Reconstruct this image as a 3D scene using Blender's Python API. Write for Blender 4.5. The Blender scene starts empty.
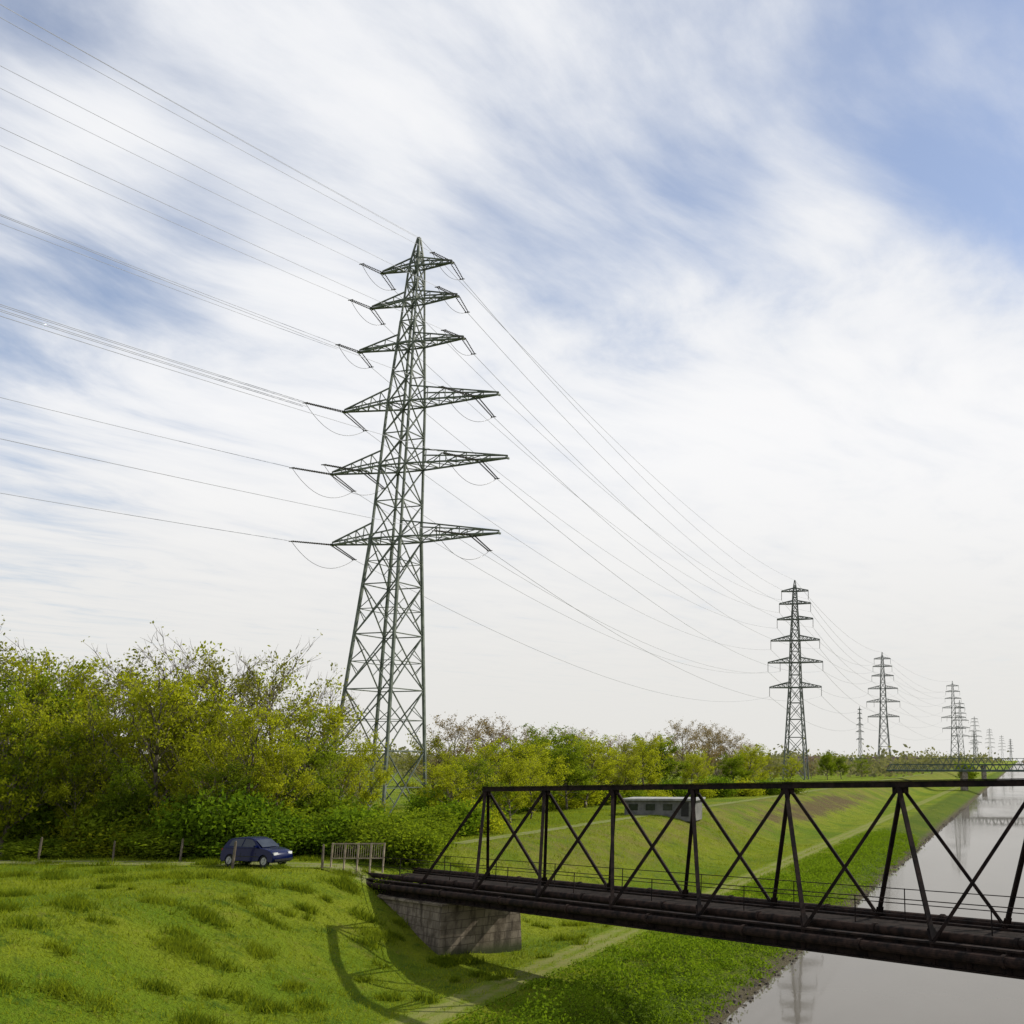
import bpy, math, random
import numpy as np
from mathutils import Vector, Matrix
random.seed(7); rng=np.random.default_rng(11)
sc=bpy.context.scene
COL=sc.collection
sc.view_settings.view_transform='Standard'; sc.view_settings.look='None'; sc.view_settings.exposure=0
H=5.66; F=1100.0; TH=math.atan(248/1100)
# ------------------------------------------------------------------ camera
cam=bpy.data.cameras.new('camera'); co=bpy.data.objects.new('camera',cam); COL.objects.link(co)
co.location=(0,0,H); co.rotation_euler=(math.pi/2+TH,0,0)
cam.sensor_width=36; cam.lens=F/1024*36; cam.shift_x=-0.25; cam.clip_start=0.1; cam.clip_end=20000
sc.camera=co
def wx(px,Y,dy=1.04): return (px-768)/(F*dy)*Y
def pdir(px,py):
    u=(px-768)/F; v=(512-py)/F
    c,s=math.cos(TH),math.sin(TH)
    return Vector((u,c-v*s,s+v*c)).normalized()
# ------------------------------------------------------------------ terrain
S0=12.4
def to_s(x,y): return -S0+.218*y-.976*x
def to_t(x,y): return .218*x+.976*y
def to_xy(s,t):
    q=s+S0
    return -.976*q+.218*t, .218*q+.976*t
PS=[-5000,-46,-35,-26,-24.5,-22,-19,-3,0,2.2,4.0,13.3,15.5,22.5,24.5,5000]
PZ=[0,0,-3.3,-3.5,-3.9,-4.8,-6.5,-6.5,-4.8,-4.05,-3.6,-3.6,-3.15,-0.40,0,0]
def bump(s,t):
    return (np.sin(s*.9+np.sin(t*.31)*1.7)*np.sin(t*.53+s*.21)*.5+np.sin(s*2.3+t*1.1)*np.sin(t*1.9-s*.7)*.25+np.sin(t*.17+s*.11)*.6)
def hgt(s,t):
    s=np.asarray(s,float); t=np.asarray(t,float)
    b=np.interp(s,PS,PZ)
    m=np.interp(s,[-60,-46,-30,-22,0,3,6,7.5,11,12.5,17,24,24.3,27.5,36,50,60,200],[.1,.1,.1,0,0,.12,.08,0,0,.10,.16,.10,0,0,0,0,0,0])
    return b+m*bump(s,t)
def hxy(x,y): return float(hgt(to_s(x,y),to_t(x,y)))
# ------------------------------------------------------------------ material helpers
class NT:
    def __init__(s,tree): s.t=tree; s.n=tree.nodes; s.l=tree.links
    def node(s,typ,**k):
        n=s.n.new(typ)
        for a,b in k.items(): setattr(n,a,b)
        return n
    def put(s,sock,v):
        if v is None: return
        if isinstance(v,bpy.types.NodeSocket): s.l.new(v,sock)
        else: sock.default_value=v
    def m(s,op,a,b=None,c=None,clamp=False):
        n=s.node('ShaderNodeMath',operation=op,use_clamp=clamp)
        s.put(n.inputs[0],a); s.put(n.inputs[1],b); s.put(n.inputs[2],c)
        return n.outputs[0]
    def dot(s,a,v):
        n=s.node('ShaderNodeVectorMath',operation='DOT_PRODUCT'); s.put(n.inputs[0],a); n.inputs[1].default_value=v
        return n.outputs['Value']
    def mr(s,v,a,b,c=0.,d=1.,smooth=True):
        n=s.node('ShaderNodeMapRange'); 
        if smooth: n.interpolation_type='SMOOTHSTEP'
        s.put(n.inputs[0],v); 
        for i,x in enumerate((a,b,c,d)): n.inputs[1+i].default_value=x
        return n.outputs[0]
    def mix(s,f,a,b):
        n=s.node('ShaderNodeMix',data_type='RGBA'); 
        s.put(n.inputs[0],f)
        s.put(n.inputs[6],a if isinstance(a,bpy.types.NodeSocket) else (*a,1)); s.put(n.inputs[7],b if isinstance(b,bpy.types.NodeSocket) else (*b,1))
        return n.outputs[2]
    def noise(s,vec,scale,detail=4,rough=.55,dist=0.):
        n=s.node('ShaderNodeTexNoise'); s.put(n.inputs['Vector'],vec)
        n.inputs['Scale'].default_value=scale; n.inputs['Detail'].default_value=detail; n.inputs['Roughness'].default_value=rough; n.inputs['Distortion'].default_value=dist
        return n.outputs[0]
    def comb(s,x,y,z=0.):
        n=s.node('ShaderNodeCombineXYZ'); s.put(n.inputs[0],x); s.put(n.inputs[1],y); s.put(n.inputs[2],z); return n.outputs[0]
def newmat(name):
    m=bpy.data.materials.new(name); m.use_nodes=True; m.node_tree.nodes.clear(); return m,NT(m.node_tree)
def finish(N,shader): 
    o=N.node('ShaderNodeOutputMaterial'); N.l.new(shader,o.inputs[0])
def pbsdf(N,col,rough=.8,metal=0.,spec=.3,bump=None,bd=.1,bs=.5):
    p=N.node('ShaderNodeBsdfPrincipled'); N.put(p.inputs['Base Color'],col if isinstance(col,bpy.types.NodeSocket) else (*col,1))
    N.put(p.inputs['Roughness'],rough); p.inputs['Metallic'].default_value=metal; p.inputs['Specular IOR Level'].default_value=spec
    if bump is not None:
        b=N.node('ShaderNodeBump'); b.inputs['Distance'].default_value=bd; b.inputs['Strength'].default_value=bs; N.l.new(bump,b.inputs['Height']); N.l.new(b.outputs[0],p.inputs['Normal'])
    return p.outputs[0]
def simple(name,c1,c2,scale=3.,rough=.7,metal=0.,spec=.3,bd=.02):
    m,N=newmat(name); tc=N.node('ShaderNodeTexCoord')
    n=N.noise(tc.outputs['Object'],scale,6,.65); f=N.mr(n,.35,.65)
    finish(N,pbsdf(N,N.mix(f,c1,c2),rough,metal,spec,n,bd)); return m
def leafmat(name,dark,light,trans=.45,vary=.5):
    m,N=newmat(name)
    a=N.node('ShaderNodeAttribute',attribute_name='tone'); oi=N.node('ShaderNodeObjectInfo')
    f=N.m('ADD',N.m('MULTIPLY',a.outputs['Fac'],1-vary*.5),N.m('MULTIPLY',oi.outputs['Random'],vary*.5),clamp=True)
    c=N.mix(f,dark,light)
    d=N.node('ShaderNodeBsdfDiffuse'); N.l.new(c,d.inputs[0])
    tcol=N.mix(.6,c,(light[0]*1.5,light[1]*1.55,light[2]*.6))
    t=N.node('ShaderNodeBsdfTranslucent'); N.l.new(tcol,t.inputs[0])
    x=N.node('ShaderNodeMixShader'); x.inputs[0].default_value=trans; N.l.new(d.outputs[0],x.inputs[1]); N.l.new(t.outputs[0],x.inputs[2])
    finish(N,x.outputs[0]); return m
def ground_mat():
    m,N=newmat('grass_ground'); g=N.node('ShaderNodeNewGeometry'); P=g.outputs['Position']
    s=N.m('ADD',N.dot(P,(-.976,.218,0)),-S0); t=N.dot(P,(.218,.976,0))
    n1=N.noise(P,.12,5); n2=N.noise(P,.9,6,.65); n3=N.noise(P,7.,4,.7); n4=N.noise(P,2.6,5,.7); n5=N.noise(P,.33,6,.7)
    c=N.mix(N.mr(n1,.35,.65),(.105,.165,.008),(.185,.220,.014))
    c=N.mix(N.mr(n2,.50,.74),c,(.052,.100,.008))
    c=N.mix(N.m('MULTIPLY',N.mr(n4,.55,.70),.55),c,(.21,.195,.035))
    c=N.mix(N.m('MULTIPLY',N.mr(n5,.56,.70),.45),c,(.16,.135,.035))
    c=N.mix(N.m('MULTIPLY',N.mr(n3,.50,.74),.55),c,(.038,.065,.008))
    sw=N.m('ADD',s,N.m('MULTIPLY',N.m('SUBTRACT',n2,.5),3.0))
    dry=N.m('MULTIPLY',N.mr(sw,14.,20.),N.mr(sw,30.,24.)); 
    far=N.mr(N.dot(P,(0,1,0)),60.,95.)
    c=N.mix(N.m('MULTIPLY',N.m('MULTIPLY',dry,far),N.mr(n5,.40,.62,.08,.65)),c,(.17,.135,.05))
    lowb=N.m('MULTIPLY',N.mr(sw,7.,5.),N.mr(n4,.35,.6,.2,.8)); c=N.mix(lowb,c,(.045,.072,.010))
    edge=N.mr(sw,1.5,.3); c=N.mix(edge,c,N.mix(n3,(.05,.045,.025),(.14,.12,.08)))
    ds=N.m('DIVIDE',N.m('SUBTRACT',s,19.5),2.6); dt=N.m('DIVIDE',N.m('SUBTRACT',t,185.),48.)
    rr=N.m('ADD',N.m('ADD',N.m('MULTIPLY',ds,ds),N.m('MULTIPLY',dt,dt)),N.m('MULTIPLY',N.m('SUBTRACT',N.noise(P,.22,6,.75),.5),5.5))
    c=N.mix(N.m('MULTIPLY',N.mr(rr,1.2,.2),.85),c,N.mix(n4,(.06,.04,.022),(.15,.105,.06)))
    h=N.m('ADD',N.m('ADD',n3,n2),n4)
    finish(N,pbsdf(N,c,.95,0,.05,h,.4,.8)); return m
M_ground=ground_mat()
def path_mat(name,a,b,amt=.8):
    m,N=newmat(name); tc=N.node('ShaderNodeTexCoord'); g=N.node('ShaderNodeNewGeometry'); P=g.outputs['Position']
    uv=N.node('ShaderNodeSeparateXYZ'); N.l.new(tc.outputs['UV'],uv.inputs[0])
    e0=N.m('ABSOLUTE',N.m('SUBTRACT',uv.outputs[0],.5)); e=N.m('ABSOLUTE',N.m('SUBTRACT',e0,.2))
    n=N.noise(P,1.2,6,.7); n3=N.noise(P,9.,4,.7); n4=N.noise(P,2.6,5,.7); n5=N.noise(P,.33,5,.6)
    f=N.mr(N.m('ADD',N.m('ADD',e,N.m('MULTIPLY',N.m('SUBTRACT',n,.5),.9)),N.m('MULTIPLY',N.m('SUBTRACT',n5,.5),.5)),.0,.24,1-amt,1.)
    gr=N.mix(N.mr(n4,.50,.70),N.mix(n3,(.06,.10,.01),(.16,.195,.016)),(.19,.175,.04))
    c=N.mix(f,N.mix(n3,a,b),gr)
    finish(N,pbsdf(N,c,.95,0,.05,n3,.1,.6)); return m
M_path=path_mat('worn_path',(.22,.20,.09),(.15,.15,.05),.6)
M_road=path_mat('gravel_road',(.16,.145,.085),(.20,.185,.12),.65)
def water_mat():
    m,N=newmat('canal_water'); g=N.node('ShaderNodeNewGeometry'); P=g.outputs['Position']
    mp=N.node('ShaderNodeMapping'); mp.inputs['Rotation'].default_value=(0,0,-.22); mp.inputs['Scale'].default_value=(1,.35,1); N.l.new(P,mp.inputs[0])
    n=N.noise(mp.outputs[0],.7,5,.55); n2=N.noise(mp.outputs[0],.08,3,.5)
    p=N.node('ShaderNodeBsdfPrincipled'); N.l.new(N.mix(n,(.078,.070,.058),(.105,.095,.082)),p.inputs['Base Color']); N.l.new(N.mr(n2,.35,.65,.03,.08),p.inputs['Roughness']); p.inputs['IOR'].default_value=1.33
    p.inputs['Specular Tint'].default_value=(.84,.81,.77,1)
    b=N.node('ShaderNodeBump'); b.inputs['Distance'].default_value=.02; b.inputs['Strength'].default_value=.18; N.l.new(n,b.inputs['Height']); N.l.new(b.outputs[0],p.inputs['Normal'])
    dd=N.node('ShaderNodeBsdfDiffuse'); dd.inputs[0].default_value=(.145,.130,.110,1)
    x=N.node('ShaderNodeMixShader'); x.inputs[0].default_value=.28; N.l.new(p.outputs[0],x.inputs[1]); N.l.new(dd.outputs[0],x.inputs[2])
    finish(N,x.outputs[0]); return m
M_water=water_mat()
M_steel=simple('pylon_painted_steel',(.065,.082,.062),(.15,.17,.135),1.2,.6,0,.3)
M_steelf=simple('pylon_weathered_steel',(.09,.10,.095),(.14,.15,.14),.5,.7,0,.3)
M_ins=simple('brown_porcelain',(.02,.018,.018),(.05,.04,.035),4,.3,0,.5)
M_wire=simple('aluminium_cable',(.22,.23,.25),(.30,.31,.33),1,.5,.2,.3)
M_rust=simple('dark_rusty_steel',(.008,.0065,.0065),(.026,.017,.014),2.5,.85,0,.1)
M_pipe=simple('dark_coated_pipe',(.009,.007,.0065),(.036,.022,.017),3.,.85,0,.1)
M_deck=simple('tarred_planks',(.010,.008,.007),(.026,.02,.017),3,.95,0,.05)
M_bark=simple('bark',(.08,.065,.045),(.21,.18,.13),3,.9)
M_wood=simple('weathered_timber',(.09,.07,.05),(.18,.15,.11),6,.9)
M_rail=simple('tan_railing',(.20,.16,.11),(.33,.27,.19),4,.8)
M_green=simple('dark_green_paint',(.045,.065,.055),(.075,.10,.085),.5,.7)
M_wallw=simple('grey_render',(.10,.10,.095),(.17,.165,.155),1.5,.9)
M_roof=simple('light_felt_roof',(.20,.20,.195),(.32,.32,.31),1.5,.9)
M_brick=simple('brick_wall',(.22,.12,.08),(.30,.17,.12),2,.9)
M_tile=simple('dark_roof_tiles',(.07,.05,.045),(.13,.09,.08),2,.85)
M_glass=simple('dark_glass',(.012,.015,.018),(.03,.035,.04),1,.08,0,.6,.0)
def stone_mat():
    m,N=newmat('weathered_masonry'); g=N.node('ShaderNodeNewGeometry'); P=g.outputs['Position']
    u=N.m('ADD',N.dot(P,(.716,.698,0)),N.dot(P,(.698,-.716,0)))
    v=N.node('ShaderNodeSeparateXYZ'); N.l.new(P,v.inputs[0])
    b=N.node('ShaderNodeTexBrick'); N.l.new(N.comb(u,v.outputs[2]),b.inputs['Vector']); b.inputs['Scale'].default_value=1.
    b.inputs['Brick Width'].default_value=.8; b.inputs['Row Height'].default_value=.38; b.inputs['Mortar Size'].default_value=.018
    b.inputs['Color1'].default_value=(.20,.165,.125,1); b.inputs['Color2'].default_value=(.27,.225,.175,1); b.inputs['Mortar'].default_value=(.10,.08,.062,1)
    n=N.noise(P,1.6,7,.7); n2=N.noise(N.comb(u,N.m('MULTIPLY',v.outputs[2],.2)),2.5,5,.6)
    c=N.mix(N.mr(n,.42,.68),b.outputs[0],(.10,.08,.06)); c=N.mix(N.m('MULTIPLY',N.mr(n2,.46,.66),.75),c,(.05,.04,.032))
    c=N.mix(N.mr(v.outputs[2],-2.9,-3.6),c,(.05,.06,.025))
    finish(N,pbsdf(N,c,.95,0,.1,n,.06)); return m
M_stone=stone_mat()
M_conc=simple('old_concrete',(.15,.125,.10),(.33,.29,.24),1.3,.95,0,.1,.06)
L_mid=leafmat('leaf_green',(.055,.098,.008),(.200,.250,.018))
L_yel=leafmat('leaf_spring_yellow',(.14,.170,.009),(.36,.375,.024))
L_oli=leafmat('leaf_olive',(.085,.100,.014),(.24,.24,.030))
L_brn=leafmat('leaf_buds_brown',(.15,.105,.055),(.29,.22,.12),.3)
L_far=leafmat('leaf_haze_tinted',(.12,.125,.065),(.22,.21,.11),.3)  # distance haze painted into the leaf colour, paler and greyer than near leaves
L_gr=leafmat('grass_blade',(.045,.080,.008),(.240,.275,.020),.42,.0)
L_bank=leafmat('bank_leaf',(.040,.090,.008),(.17,.245,.015),.4)
# ------------------------------------------------------------------ object helpers
def mesh_np(name,V,Fc,mats,tone=None,smooth=False,uv=None):
    V=np.asarray(V,float); me=bpy.data.meshes.new(name)
    if isinstance(Fc,np.ndarray):
        k=Fc.shape[1]; n=len(Fc)
        me.vertices.add(len(V)); me.vertices.foreach_set('co',V.astype(np.float32).ravel())
        me.loops.add(n*k); me.loops.foreach_set('vertex_index',Fc.astype(np.int32).ravel())
        me.polygons.add(n); me.polygons.foreach_set('loop_start',(np.arange(n)*k).astype(np.int32)); me.polygons.foreach_set('loop_total',np.full(n,k,np.int32))
        me.update(calc_edges=True); me.validate()
    else:
        me.from_pydata([tuple(v) for v in V],[],Fc); me.update()
    for m in (mats if isinstance(mats,(list,tuple)) else [mats]): me.materials.append(m)
    if tone is not None:
        a=me.attributes.new('tone','FLOAT','POINT'); a.data.foreach_set('value',np.asarray(tone,np.float32))
    if smooth: me.polygons.foreach_set('use_smooth',np.ones(len(me.polygons),bool))
    return me
class MB:
    def __init__(s): s.v=[]; s.f=[]
    def bar(s,p,q,w,h=None,w2=None,up=None,n=4):
        p=Vector(p); q=Vector(q); d=(q-p); 
        if d.length<1e-6: return
        d.normalize(); u=Vector(up) if up else (Vector((0,0,1)) if abs(d.z)<.95 else Vector((1,0,0)))
        a=d.cross(u).normalized(); b=a.cross(d).normalized(); h=h or w; k=1 if w2 is None else w2/w
        i=len(s.v)
        if n==4:
            cs=[(-.5,-.5),(.5,-.5),(.5,.5),(-.5,.5)]
        else: cs=[(.5*math.cos(2*math.pi*j/n),.5*math.sin(2*math.pi*j/n)) for j in range(n)]
        for c in cs: s.v.append(p+a*c[0]*w+b*c[1]*h)
        for c in cs: s.v.append(q+a*c[0]*w*k+b*c[1]*h*k)
        for j in range(n): s.f.append((i+j,i+(j+1)%n,i+n+(j+1)%n,i+n+j))
        s.f.append(tuple(i+j for j in reversed(range(n)))); s.f.append(tuple(i+n+j for j in range(n)))
    def box(s,a,b):
        (x0,y0,z0),(x1,y1,z1)=a,b; i=len(s.v)
        s.v+= [Vector(c) for c in ((x0,y0,z0),(x1,y0,z0),(x1,y1,z0),(x0,y1,z0),(x0,y0,z1),(x1,y0,z1),(x1,y1,z1),(x0,y1,z1))]
        s.f+=[tuple(i+j for j in q) for q in ((0,3,2,1),(4,5,6,7),(0,1,5,4),(1,2,6,5),(2,3,7,6),(3,0,4,7))]
    def mesh(s,name,mat,off=(0,0,0),smooth=False):
        o=Vector(off); return mesh_np(name,[v-o for v in s.v],s.f,mat,smooth=smooth)
def obj(name,me,parent=None,loc=(0,0,0)):
    o=bpy.data.objects.new(name,me); COL.objects.link(o); o.location=loc
    if parent: o.parent=parent
    return o
def thing(name,label,cat,loc=(0,0,0),rot=0.,group=None,me=None,scale=1.):
    o=bpy.data.objects.new(name,me); COL.objects.link(o); o.location=loc; o.rotation_euler=(0,0,rot); o.scale=(scale,)*3
    o['label']=label; o['category']=cat
    if group: o['group']=group
    if me is None: o.empty_display_size=.5
    return o
def clone(src,loc,rot=0.,scale=1.,label=None):
    o=src.copy(); COL.objects.link(o); o.location=loc; o.rotation_euler=(0,0,rot); o.scale=(scale,scale,scale) if not isinstance(scale,tuple) else scale
    if label: o['label']=label
    for c in list(src.children):
        k=c.copy(); COL.objects.link(k); k.parent=o
    return o
def structure(o): o['kind']='structure'; return o
# ------------------------------------------------------------------ ground sheet
sl=np.unique(np.concatenate([-np.geomspace(60,7000,22),np.arange(-60,60.01,.8),np.geomspace(60,9000,24)]))
tl=np.unique(np.concatenate([-np.geomspace(5,3000,16),np.arange(-5,170,1.1),np.geomspace(170,12000,60)]))
SS,TT=np.meshgrid(sl,tl,indexing='ij'); XX,YY=to_xy(SS,TT); ZZ=hgt(SS,TT)
V=np.stack([XX,YY,ZZ],-1).reshape(-1,3); ns,nt=SS.shape
I=(np.arange(ns-1)[:,None]*nt+np.arange(nt-1)[None,:]).ravel()
Fq=np.stack([I,I+1,I+nt+1,I+nt],1)
o=structure(obj('ground',mesh_np('ground',V,Fq,M_ground,smooth=True)))
o['label']='grassy dike and canal banks with worn turf'; o['category']='ground'
me=o.data
if me.polygons[0].normal.z<0: me.flip_normals()
def strip(name,pts,w,mat,dz,label,follow=True):
    vs=[];fs=[];us=[]
    K=5
    for j,(x,y) in enumerate(pts):
        a=Vector(pts[max(j-1,0)]); b=Vector(pts[min(j+1,len(pts)-1)]); d=(b-a).normalized(); n=Vector((d.y,-d.x))
        for k in range(K):
            f=k/(K-1); p=Vector((x,y))+n*(f-.5)*w
            vs.append((p.x,p.y,hxy(p.x,p.y)+dz)); us.append(f)
    for j in range(len(pts)-1):
        for k in range(K-1):
            i=j*K+k; fs.append((i,i+1,i+K+1,i+K))
    me=mesh_np(name,vs,fs,mat,smooth=True)
    uv=me.uv_layers.new(name='UVMap')
    for l in me.loops: uv.data[l.index].uv=(us[l.vertex_index],vs[l.vertex_index][1]*.1)
    if me.polygons[0].normal.z<0: me.flip_normals()
    o=structure(obj(name,me)); o['label']=label; o['category']='path'; return o
ts=np.concatenate([np.arange(20,170,1.1),np.geomspace(170,1500,50)])
strip('towpath',[to_xy(9.3,t) for t in ts],2.3,M_path,.03,'worn grassy path along the canal berm')
strip('gravel_path',[to_xy(26.,t) for t in ts if t>72],1.8,M_road,.02,'faint gravel track on top of the dike')
def bez(pts,n=40):
    out=[]
    for j in range(len(pts)-1):
        for k in range(n): out.append(tuple(Vector(pts[j]).lerp(Vector(pts[j+1]),k/n)))
    out.append(pts[-1]); return out
strip('road',bez([(-90,73),(-45,65.5),(-27,63.8),(-18.2,61.9)],25),3.0,M_road,.025,'narrow lane leading to the bridge')
wv=[];wf=[]
for j,t in enumerate(np.concatenate([np.arange(-200,400,20),np.geomspace(400,9000,20)])):
    for s in (.6,-22.6): x,y=to_xy(s,t); wv.append((x,y,-4.8))
    if j: i=2*j; wf.append((i-2,i-1,i+1,i))
me=mesh_np('water',wv,wf,M_water); 
if me.polygons[0].normal.z<0: me.flip_normals()
o=structure(obj('water',me)); o['label']='still grey canal water reflecting the sky'; o['category']='water'
# ------------------------------------------------------------------ leaves
def leaf_quads(C,size,tone,flat=0.):
    n=len(C); a=rng.normal(size=(n,3)); a/=np.linalg.norm(a,axis=1)[:,None]
    b=rng.normal(size=(n,3)); b-= (b*a).sum(1)[:,None]*a; b/=np.linalg.norm(b,axis=1)[:,None]
    sz=(size*rng.uniform(.6,1.3,n))[:,None]
    V=np.stack([C-a*sz,C-b*sz*.55,C+a*sz,C+b*sz*.55],1).reshape(-1,3)
    Fq=np.arange(4*n).reshape(-1,4); return V,Fq,np.repeat(tone,4)
def make_tree(seed,leafm,nleaf=34,lsize=.13,bare=.0,shape=1.,low=.14,spread=.75,crad=.34):
    R=random.Random(seed); segs=[]; tips=[]
    Ht=10.
    def seg(p,d,L,r,lev,n):
        cur=Vector(p); dd=Vector(d); pts=[(cur.copy(),r)]
        for k in range(n):
            dd=(dd+Vector((R.gauss(0,.13),R.gauss(0,.13),R.gauss(.06,.08)))).normalized()
            nx=cur+dd*L/n; r2=r*(1-(k+1)/n*.75)
            segs.append((cur.copy(),nx.copy(),pts[-1][1],r2)); cur=nx; pts.append((cur.copy(),r2))
        return pts,dd
    base,_=seg((0,0,0),(R.gauss(0,.05),R.gauss(0,.05),1),Ht*.84,.17,0,8)
    N1=17
    for i in range(N1):
        f=low+(.97-low)*(i+R.random())/N1; k=min(int(f*8),7); a=base[k][0].lerp(base[k+1][0],f*8-k); r=base[k][1]*.55
        az=i*2.4+R.uniform(-.4,.4); up=.42+f*1.15
        L=Ht*.38*spread*(1.15-abs(f-.45)*.95)*R.uniform(.6,1.35)
        p1,_=seg(a,(math.cos(az),math.sin(az),up),L,r,1,4)
        for j in range(7):
            g=.2+.8*(j+R.random())/7; kk=min(int(g*4),3); b=p1[kk][0].lerp(p1[kk+1][0],g*4-kk)
            d2=Vector((math.cos(az+R.uniform(-1.3,1.3)),math.sin(az+R.uniform(-1.3,1.3)),R.uniform(0,1.4)))
            p2,_=seg(b,d2,L*.45*R.uniform(.6,1.3),max(p1[kk][1]*.5,.013),2,3)
            for q in range(4):
                c=p2[R.randint(1,3)][0]; d3=d2+Vector((R.gauss(0,.65),R.gauss(0,.65),R.gauss(.45,.5)))
                p3,_=seg(c,d3,R.uniform(.45,1.05),.014,3,2)
                tips.append(p3[1][0]); tips.append(p3[2][0])
    mb=MB()
    for a,b,r1,r2 in segs: mb.bar(a,b,2*r1,None,2*r2,n=6 if r1>.06 else 3)
    tr=mb.mesh('trunk',M_bark,smooth=True)
    C=[];T=[]
    cl={}
    for p in tips:
        topf=min(1,max(0,(p.z/Ht-.55)/.4))
        key=(round(p.x/1.15),round(p.y/1.15),round(p.z/1.15))
        if key not in cl: cl[key]=(R.random(),R.random())
        if cl[key][1]<.12+bare*.4+bare*topf*.55: continue
        n=int(nleaf*R.uniform(.3,1.5)*(1-.4*topf*(bare>0)))
        pts=np.array(p)+rng.normal(size=(n,3))*crad*np.array([1,1,.75])*rng.uniform(.3,1.,(n,1))
        C.append(pts); T.append(np.clip(cl[key][0]*.8+rng.normal(0,.13,n)+.1,0,1))
    C=np.concatenate(C);T=np.concatenate(T); C[:,2]=np.maximum(C[:,2],.15)
    V,Fq,tn=leaf_quads(C,lsize,T)
    cr=mesh_np('crown',V,Fq,leafm,tone=tn)
    return tr,cr
def make_bush(seed,leafm,n=5500,lsize=.09):
    R=random.Random(seed); mb=MB(); C=[];T=[]
    for k in range(26):
        az=R.uniform(0,6.28); r=R.uniform(.1,1)*1.0; z=R.uniform(.35,1.9)*(1.1-.4*r)
        e=Vector((math.cos(az)*r*1.25,math.sin(az)*r*1.25,z)); m=e*.5+Vector((0,0,.25)); 
        mb.bar((math.cos(az)*.08,math.sin(az)*.08,-.1),m,.05,None,.03,n=4); mb.bar(m,e*1.2,.03,None,.01,n=3)
        c=np.array(e); nn=int(n//26*R.uniform(.3,1.7)); tt=R.random()
        C.append(c+rng.normal(size=(nn,3))*np.array([.36,.36,.30])); T.append(np.clip(tt*.8+rng.normal(0,.12,nn),0,1))
    C=np.concatenate(C);T=np.concatenate(T); C[:,2]=np.abs(C[:,2])
    V,Fq,tn=leaf_quads(C,lsize,T)
    return mb.mesh('stem',M_bark),mesh_np('foliage',V,Fq,leafm,tone=tn)
specs=dict(mid=(1,L_mid,16,.12,.25),yel=(2,L_yel,12,.11,.42),oli=(3,L_oli,13,.105,.45),mid2=(4,L_mid,21,.13,.05),
           yel2=(5,L_yel,17,.12,.15),brn=(6,L_brn,12,.10,.25),oli2=(7,L_oli,9,.095,.75),lime=(8,L_yel,16,.115,.1))
labs=dict(mid='broadleaf tree in fresh green leaf',yel='half-leafed tree with yellow-green spring leaves',oli='olive-green tree with bare top twigs',
          mid2='dense round green tree',yel2='bright yellow-green spring tree',brn='brownish budding tree with bare twigs',oli2='sparse tree with mostly bare branches',lime='full lime-green spring tree')
meshes={k:make_tree(s,m,n,l,b,spread=.82 if k in('oli2','yel') else .95) for k,(s,m,n,l,b) in specs.items()}
protos={}
def tree(k,px,Y,h,grp='trees along the dike',wd=1.):
    X=wx(px,Y); z=hxy(X,Y); sc_=h/10.
    r=random.uniform(0,6.28); sx=sc_*random.uniform(.85,1.1)*wd
    if k not in protos:
        o=thing('tree',labs[k],'tree',(X,Y,z-.05),r,grp); obj('trunk',meshes[k][0],o); obj('crown',meshes[k][1],o); o.scale=(sx,sx,sc_); protos[k]=o
    else:
        c=clone(protos[k],(X,Y,z-.05),r,(sx,sx,sc_)); c['group']=grp
for k,px,Y,h in [('mid',-25,72,11.6),('yel2',5,69,8.8),('yel',30,78,12.0),('mid',52,72,8.0),('oli2',72,82,12.4),('yel',100,73,9.6),('oli2',120,80,12.8),
    ('yel',150,73,12.2),('oli2',172,82,13.8),('lime',196,76,10.6),('oli',222,80,12.4),('oli2',258,78,13.0),('yel',243,72,10.2),('yel',282,80,10.8),('oli2',298,84,10.8),
    ('mid',310,76,7.2),('yel',332,80,6.8),('yel2',362,86,6.8),('oli2',328,92,9.4),('mid',140,88,10.5),('yel2',178,71,6.6),
    ('oli2',-50,76,13.5),('oli',-2,80,14.0),('oli2',45,82,13.2),('yel2',78,70,5.8),('mid',20,70.5,6.0),('oli2',205,84,13.6),('yel2',272,73,6.4),('oli2',90,84,12),('oli',135,80,11.0),
    ('lime',3,76,11.6),('mid',60,80,10.2),('mid2',120,70.5,5.2),('mid',222,70.5,5.6)]:
    tree(k,px,Y,h)
for k,px,Y,h in [('oli',432,118,8.0),('brn',452,140,10.2),('lime',448,98,5.0),('mid',474,102,5.8),('brn',478,150,10.4),('yel2',492,108,6.8),('lime',510,104,5.4),('brn',500,150,9.2),
    ('mid2',525,140,7.8),('lime',545,125,7.2),('mid2',566,132,7.2),('yel2',585,138,7.8),('oli',600,150,8.0),('brn',612,175,8.6),('mid2',560,155,9.2),('brn',535,170,9.8),
    ('lime',645,160,8.4),('mid2',662,175,8.6),('oli',630,180,8.4),('brn',684,215,12.0),('brn',702,230,11.8),('brn',718,240,11.6),('brn',730,235,10.2),('yel2',700,190,6.6),('lime',742,220,8.),
    ('yel2',757,230,7.),('oli',772,250,6.6),('mid2',735,200,6.2),('lime',690,180,6.),('yel2',618,150,6.),('mid',585,170,8.6),('mid2',828,330,7.4),('mid2',842,345,6.6),
    ('mid',862,380,6.2),('brn',812,360,6.6),('mid2',968,420,8.),('mid2',975,430,7.),('brn',750,270,9.),('yel2',790,300,6.),('yel2',530,112,5.2),('lime',466,112,6.0),('brn',655,200,9.6),('brn',572,180,9.8)]:
    tree(k,px,Y,h,'trees beyond the pylon',1.3 if k!='brn' else 1.05)
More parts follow.
